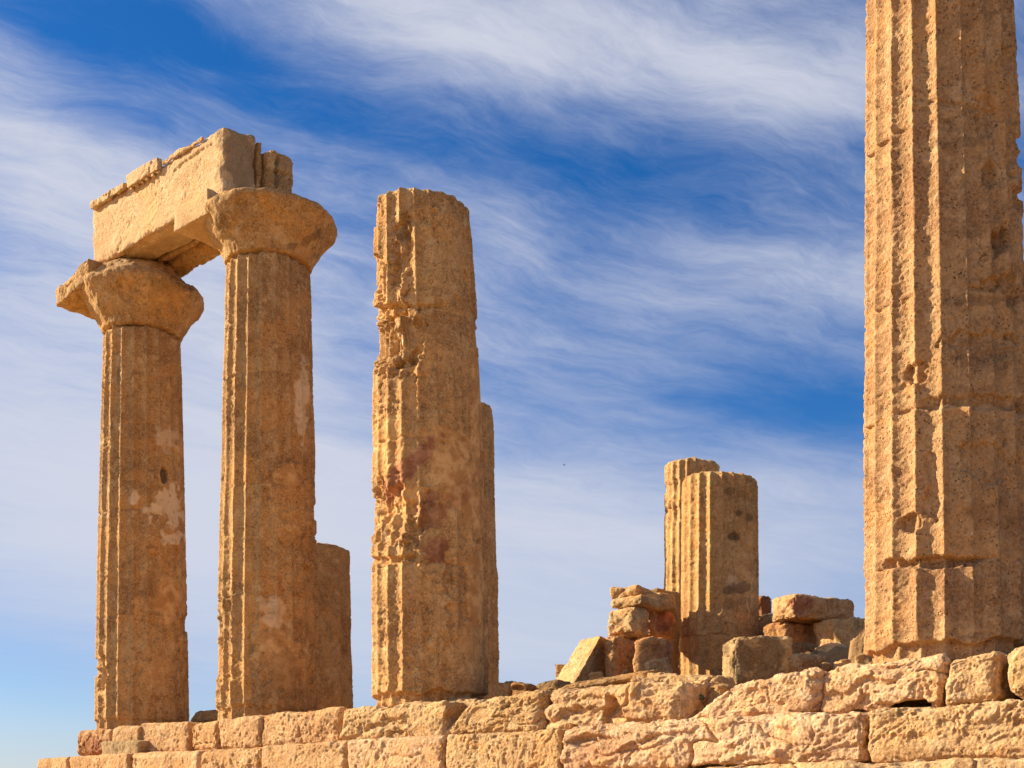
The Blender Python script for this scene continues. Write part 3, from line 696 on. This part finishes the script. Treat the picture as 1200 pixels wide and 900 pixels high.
def ground_h(s, o, xy):
    near = ss(60, 4, np.maximum(np.abs(o + 8) - 9.6, 0) + np.maximum(np.abs(s + 4) - 9.5, 0))
    P = np.column_stack([xy, np.zeros(len(xy))]).astype(np.float32)
    far = ss(60, 600, np.hypot(xy[:, 0], xy[:, 1]))
    return -1.6 + 1.62 * near + fbm(P * .15, 3) * .08 - far * 12
ax_ = np.concatenate([-np.geomspace(6000, 30, 40), np.linspace(-28, 28, 90), np.geomspace(30, 6000, 40)])
S_, O_ = np.meshgrid(ax_, ax_)
xy = DP + S_.ravel()[:, None] * U + O_.ravel()[:, None] * N
V = np.column_stack([xy, ground_h(S_.ravel(), O_.ravel(), xy) + HC])
k = len(ax_); i = np.arange(k - 1)[:, None] * k + np.arange(k - 1)[None, :]
g_o = link_mesh('ground', V, np.stack([i, i + k, i + k + 1, i + 1], -1).reshape(-1, 4)[:, ::-1], M_EARTH); g_o['kind'] = 'structure'

fl = [W(-12.85, .25, 1.17), W(5.2, .25, 1.17), W(5.2, .25, -.15), W(-12.85, .25, -.15),
      W(-12.85, -17, 1.17), W(5.2, -17, 1.17), W(5.2, -17, -.15), W(-12.85, -17, -.15)]
f_o = block('temple_floor', fl, M_FLOOR, 130., .12, rnd=.04, lo=.03, mid=.015, wear=.02); f_o['kind'] = 'structure'
def mound_h(s, o, xy):
    P = np.column_stack([xy, np.zeros(len(xy))]).astype(np.float32)
    e = np.minimum(ss(-1.1, -2.2, o), ss(-8.5, -6.5, o)) * np.minimum(ss(-4.2, -2.6, s), ss(2.8, 1.2, s))
    return 1.12 + e * (.62 + .1 * fbm(P * 1.3, 3)) + fbm(P * 4, 5, .68) * .12 * e
M_MOUND = earth_mat('dark_earth', (.30, .165, .07), (.40, .23, .10), (.20, .115, .05))
sheet('earth_mound', -4.4, 3.0, -8.7, -1.0, 260, 260, mound_h, M_MOUND)
# heap of dark soil against the near column
def heap_h(s, o, xy):
    c = np.array([(1022 - CX) / F * 12.4, 12.4]); r = np.hypot(xy[:, 0] - c[0], xy[:, 1] - c[1])
    P = np.column_stack([xy, np.zeros(len(xy))]).astype(np.float32)
    return 1.1 + .85 * np.exp(-(r / .42) ** 2) + fbm(P * 5, 5, .68) * .2
sheet('earth_heap', -1.6, .8, -3.0, -.95, 150, 150, heap_h, M_MOUND)

# ================================================================ TUFTS OF WEED AND THE BIRD
def leaf_mat(name, a, b):
    mt = bpy.data.materials.new(name); mt.use_nodes = True
    g = NT(mt.node_tree); bs = mt.node_tree.nodes['Principled BSDF']
    P = g.n('ShaderNodeTexCoord').outputs['Object']
    g.set(bs.inputs['Base Color'], g.mix(g.noise(P, 30, 2), C4(a), C4(b))); bs.inputs['Roughness'].default_value = .7
    return mt
M_LEAF = leaf_mat('weed_leaf', (.035, .06, .018), (.09, .12, .04))
def weed(px, py, o, size, n, seed, label):
    rg = np.random.RandomState(seed); base = onwall(px, py, o)
    V, Q = [], []
    for i in range(n):
        az = rg.uniform(0, 6.28); el = rg.uniform(.2, 1.3); L = size * rg.uniform(.5, 1)
        d = np.array([math.cos(az) * math.cos(el), math.sin(az) * math.cos(el), math.sin(el)])
        w = np.cross(d, [0, 0, 1]); w /= np.linalg.norm(w); w = w * L * .16
        b0 = base + rg.normal(size=3) * size * .12
        mid_ = b0 + d * L * .55; tip = b0 + d * L + np.array([0, 0, -.25 * L])
        k = len(V)
        V += [b0 - w * .3, b0 + w * .3, mid_ + w, mid_ - w, tip + w * .15, tip - w * .15]
        Q += [(k, k + 1, k + 2, k + 3), (k + 3, k + 2, k + 4, k + 5)]
    o_ = link_mesh('weed', np.array(V), Q, M_LEAF, origin=base)
    tag(o_, label, 'weed')
weed(822, 820, .62, .07, 50, 3, 'dark green weed in the gap behind the sloping block')
weed(970, 838, .84, .04, 26, 4, 'tiny green weed in the joint at the broad block\'s lower left')

M_BIRD = leaf_mat('bird_feathers', (.05, .05, .055), (.09, .085, .08))
BS = .5
bc = np.array([(661 - CX) / F * 90, 90, HC + (HY - 545) * 90 / F])
V, nb, ns = [], 10, 9
for i in range(ns):                                                  # body, nose to tail
    t_ = i / (ns - 1); r = .045 * math.sin(math.pi * min(1, t_ * .9 + .06)) ** .7 + .003
    for j in range(nb):
        a_ = j * 2 * math.pi / nb
        V.append((.16 - .34 * t_, r * math.cos(a_), r * math.sin(a_)))
Q = grid_quads(ns, nb).tolist()
bird = thing('bird', 'tiny dark bird flying in the sky between the column groups', 'bird', bc)
rot = np.array([[.8, -.6, 0], [.6, .8, 0], [0, 0, 1]])
link_mesh('bird_body', np.array(V) @ rot.T * BS + bc, Q, M_BIRD, bird, bc)
for sg in (1, -1):
    w = []
    for t_ in np.linspace(0, 1, 6):
        c_, z_ = .11 * (1 - t_ ** 1.6) + .012, .14 * math.sin(t_ * 1.7)
        y_ = sg * (.03 + .26 * t_); x_ = .05 - .09 * t_
        w += [(x_ + c_ * .5, y_, z_ + .006), (x_ - c_ * .7, y_, z_), (x_ + c_ * .5, y_, z_ - .006)]
    Qw = [(k * 3 + a_, k * 3 + (a_ + 1) % 3, k * 3 + 3 + (a_ + 1) % 3, k * 3 + 3 + a_) for k in range(5) for a_ in range(3)]
    link_mesh('wing', np.array(w) @ rot.T * BS + bc, Qw, M_BIRD, bird, bc)
tl = np.array([(-.15, -.012, 0), (-.15, .012, 0), (-.27, .04, 0), (-.27, -.04, 0), (-.15, -.012, .006), (-.15, .012, .006), (-.27, .04, .006), (-.27, -.04, .006)])
link_mesh('tail', tl @ rot.T * BS + bc, [(0, 1, 2, 3), (7, 6, 5, 4), (0, 4, 5, 1), (1, 5, 6, 2), (2, 6, 7, 3), (3, 7, 4, 0)], M_BIRD, bird, bc, smooth=False)

# ================================================================ LIGHT AND SKY
SUN_AZ, SUN_EL = math.radians(-75), math.radians(27)                 # from +y towards +x
sd = np.array([math.sin(SUN_AZ) * math.cos(SUN_EL), math.cos(SUN_AZ) * math.cos(SUN_EL), math.sin(SUN_EL)])
sl = bpy.data.lights.new('sun', 'SUN'); sl.energy = 5.0; sl.angle = math.radians(.5); sl.color = (1, .88, .67)
so = bpy.data.objects.new('sun', sl); COL.objects.link(so)
from mathutils import Vector
so.rotation_euler = Vector([float(c) for c in -sd]).to_track_quat('-Z', 'Y').to_euler()
so.location = (-20, 10, 20)

world = bpy.data.worlds.new('World'); scene.world = world; world.use_nodes = True
g = NT(world.node_tree)
bg = world.node_tree.nodes['Background']
sky = g.n('ShaderNodeTexSky', sky_type='NISHITA')
sky.sun_disc = False; sky.sun_elevation = SUN_EL; sky.sun_rotation = SUN_AZ
sky.air_density = 1.0; sky.dust_density = .3; sky.ozone_density = 3.0; sky.altitude = 200
hs = g.n('ShaderNodeHueSaturation'); g.set(hs.inputs['Color'], sky.outputs[0]); hs.inputs['Saturation'].default_value = 1.38; hs.inputs['Value'].default_value = 1.0
geo = g.n('ShaderNodeTexCoord')
sp = g.n('ShaderNodeSeparateXYZ'); g.set(sp.inputs[0], geo.outputs['Generated'])
X, Y, Z = sp.outputs
az = g.m('ARCTAN2', X, Y); el = g.m('ARCSINE', Z)
# cirrus sheet: a flat layer overhead, streaks drawn out by the wind
zc = g.m('ADD', g.m('MAXIMUM', Z, 0), .10)
cv = g.n('ShaderNodeCombineXYZ'); g.set(cv.inputs[0], g.m('DIVIDE', X, zc)); g.set(cv.inputs[1], g.m('DIVIDE', Y, zc))
warp = g.n('ShaderNodeTexNoise'); g.set(warp.inputs['Vector'], cv.outputs[0]); warp.inputs['Scale'].default_value = .9; warp.inputs['Detail'].default_value = 3
wv = g.vm('ADD', cv.outputs[0], g.vm('MULTIPLY', g.vm('SUBTRACT', warp.outputs['Color'], (.5, .5, .5)), (.4, .4, 0)))
warp2 = g.n('ShaderNodeTexNoise'); g.set(warp2.inputs['Vector'], cv.outputs[0]); warp2.inputs['Scale'].default_value = 4.2; warp2.inputs['Detail'].default_value = 4
wv = g.vm('ADD', wv, g.vm('MULTIPLY', g.vm('SUBTRACT', warp2.outputs['Color'], (.5, .5, .5)), (.16, .16, 0)))
def streak(ang, along, across, detail, rough, off):
    mp = g.n('ShaderNodeMapping', vector_type='TEXTURE'); g.set(mp.inputs['Vector'], wv)
    mp.inputs['Rotation'].default_value = (0, 0, math.radians(ang)); mp.inputs['Scale'].default_value = (along, across, 1); mp.inputs['Location'].default_value = off
    return g.noise(mp.outputs[0], 1, detail, rough)
st1 = streak(22, 1.05, .30, 8, .66, (3, 1, 0))
st2 = streak(34, .30, .10, 9, .72, (9, 4, 2))
wisp = g.noise(wv, 1.7, 8, .62, .6)
st3 = streak(14, 2.2, .9, 6, .62, (1, 8, 5))
def dirang(px, py):
    a = math.atan((px - CX) / F)
    return a, math.atan((HY - py) / F * math.cos(a))
cov = .24
def blob(px, py, rx, ry, rot, w):
    global cov
    a0, e0 = dirang(px, py)
    dx = g.m('SUBTRACT', az, a0); dy = g.m('SUBTRACT', el, e0)
    c, s_ = math.cos(math.radians(rot)), math.sin(math.radians(rot))
    ex = g.m('MULTIPLY', g.m('ADD', g.m('MULTIPLY', dx, c), g.m('MULTIPLY', dy, s_)), F / rx)
    ey = g.m('MULTIPLY', g.m('SUBTRACT', g.m('MULTIPLY', dy, c), g.m('MULTIPLY', dx, s_)), F / ry)
    r2 = g.m('ADD', g.m('MULTIPLY', ex, ex), g.m('MULTIPLY', ey, ey))
    cov = g.m('ADD', cov, g.m('MULTIPLY', g.m('EXPONENT', g.m('MULTIPLY', r2, -1)), w))
# rot > 0 rises to the right
blob(600, 40, 380, 62, -8, .54)
blob(960, 108, 170, 34, -12, .36)
blob(820, 10, 260, 50, 0, .14)
blob(50, 190, 250, 80, -24, .42)
blob(40, 560, 300, 200, 0, .50)
blob(960, 320, 150, 60, -10, .36)
blob(700, 630, 500, 90, 0, .52)
blob(330, 520, 300, 170, 0, .30)
blob(620, 770, 500, 70, 0, .45)
blob(690, 350, 230, 90, -38, .14)
blob(40, 10, 170, 50, -12, -.34)
blob(250, 55, 130, 28, -22, -.22)
blob(960, 470, 180, 50, -8, -.34)
blob(800, 195, 300, 48, -8, -.18)
blob(40, 790, 170, 70, 0, -.24)
blob(480, 140, 280, 46, -14, -.24)
blob(660, 330, 60, 60, -30, -.16)
lowfade = g.m('MULTIPLY', g.step(el, math.radians(7), math.radians(-1)), .35)
cov = g.m('ADD', cov, lowfade)
d1 = g.m('MULTIPLY', g.m('SUBTRACT', st1, .5), 1.25)
d2 = g.m('ADD', g.m('MULTIPLY', g.m('SUBTRACT', st2, .5), 1.05), g.m('MULTIPLY', g.m('SUBTRACT', wisp, .5), .8))
d3 = g.m('MULTIPLY', g.m('SUBTRACT', st3, .5), .8)
soft = g.m('ADD', .14, g.m('MULTIPLY', g.step(el, math.radians(8), math.radians(27)), .72))
tot = g.m('ADD', cov, g.m('MULTIPLY', soft, g.m('ADD', d1, g.m('ADD', d2, d3))))
alpha = g.m('MULTIPLY', g.step(tot, -.15, 1.05), .93)
ccol = g.mix(g.step(tot, .1, 1.0), (4.3, 4.7, 6.1, 1), (5.7, 5.9, 6.7, 1))
blue = g.mix(1.0, hs.outputs[0], (.88, .90, 1.10, 1), 'MULTIPLY')
daz = g.m('ADD', az, math.radians(128)); dse = g.m('SUBTRACT', el, math.radians(26))
fill_bank = g.m('EXPONENT', g.m('MULTIPLY', g.m('ADD', g.m('POWER', g.m('DIVIDE', daz, math.radians(26)), 2), g.m('POWER', g.m('DIVIDE', dse, math.radians(24)), 2)), -1))  # unseen bright cloud behind the camera, added to fill the shaded flutes
alpha = g.m('MAXIMUM', alpha, g.m('MULTIPLY', fill_bank, .95))
gl = g.m('ADD', 1, g.m('MULTIPLY', fill_bank, 2.2))
sc_ = g.n('ShaderNodeVectorMath', operation='SCALE'); g.set(sc_.inputs[0], ccol); g.set(sc_.inputs['Scale'], gl)
fin = g.mix(alpha, blue, sc_.outputs[0])
g.set(bg.inputs['Color'], fin); bg.inputs['Strength'].default_value = .0535

# ================================================================ CAMERA AND VIEW
cam = bpy.data.cameras.new('camera'); co = bpy.data.objects.new('camera', cam); COL.objects.link(co)
co.location = (0, 0, HC); co.rotation_euler = (math.radians(90), 0, 0)
cam.sensor_width = 36; cam.lens = 36 * F / 1200
cam.shift_y = (HY - 450) / 1200
cam.clip_start = .1; cam.clip_end = 20000
scene.camera = co
vs = scene.view_settings
vs.view_transform = 'Standard'; vs.look = 'None'; vs.exposure = 1.15; vs.gamma = 1.0; vs.use_curve_mapping = False
scene.cycles.max_bounces = 6
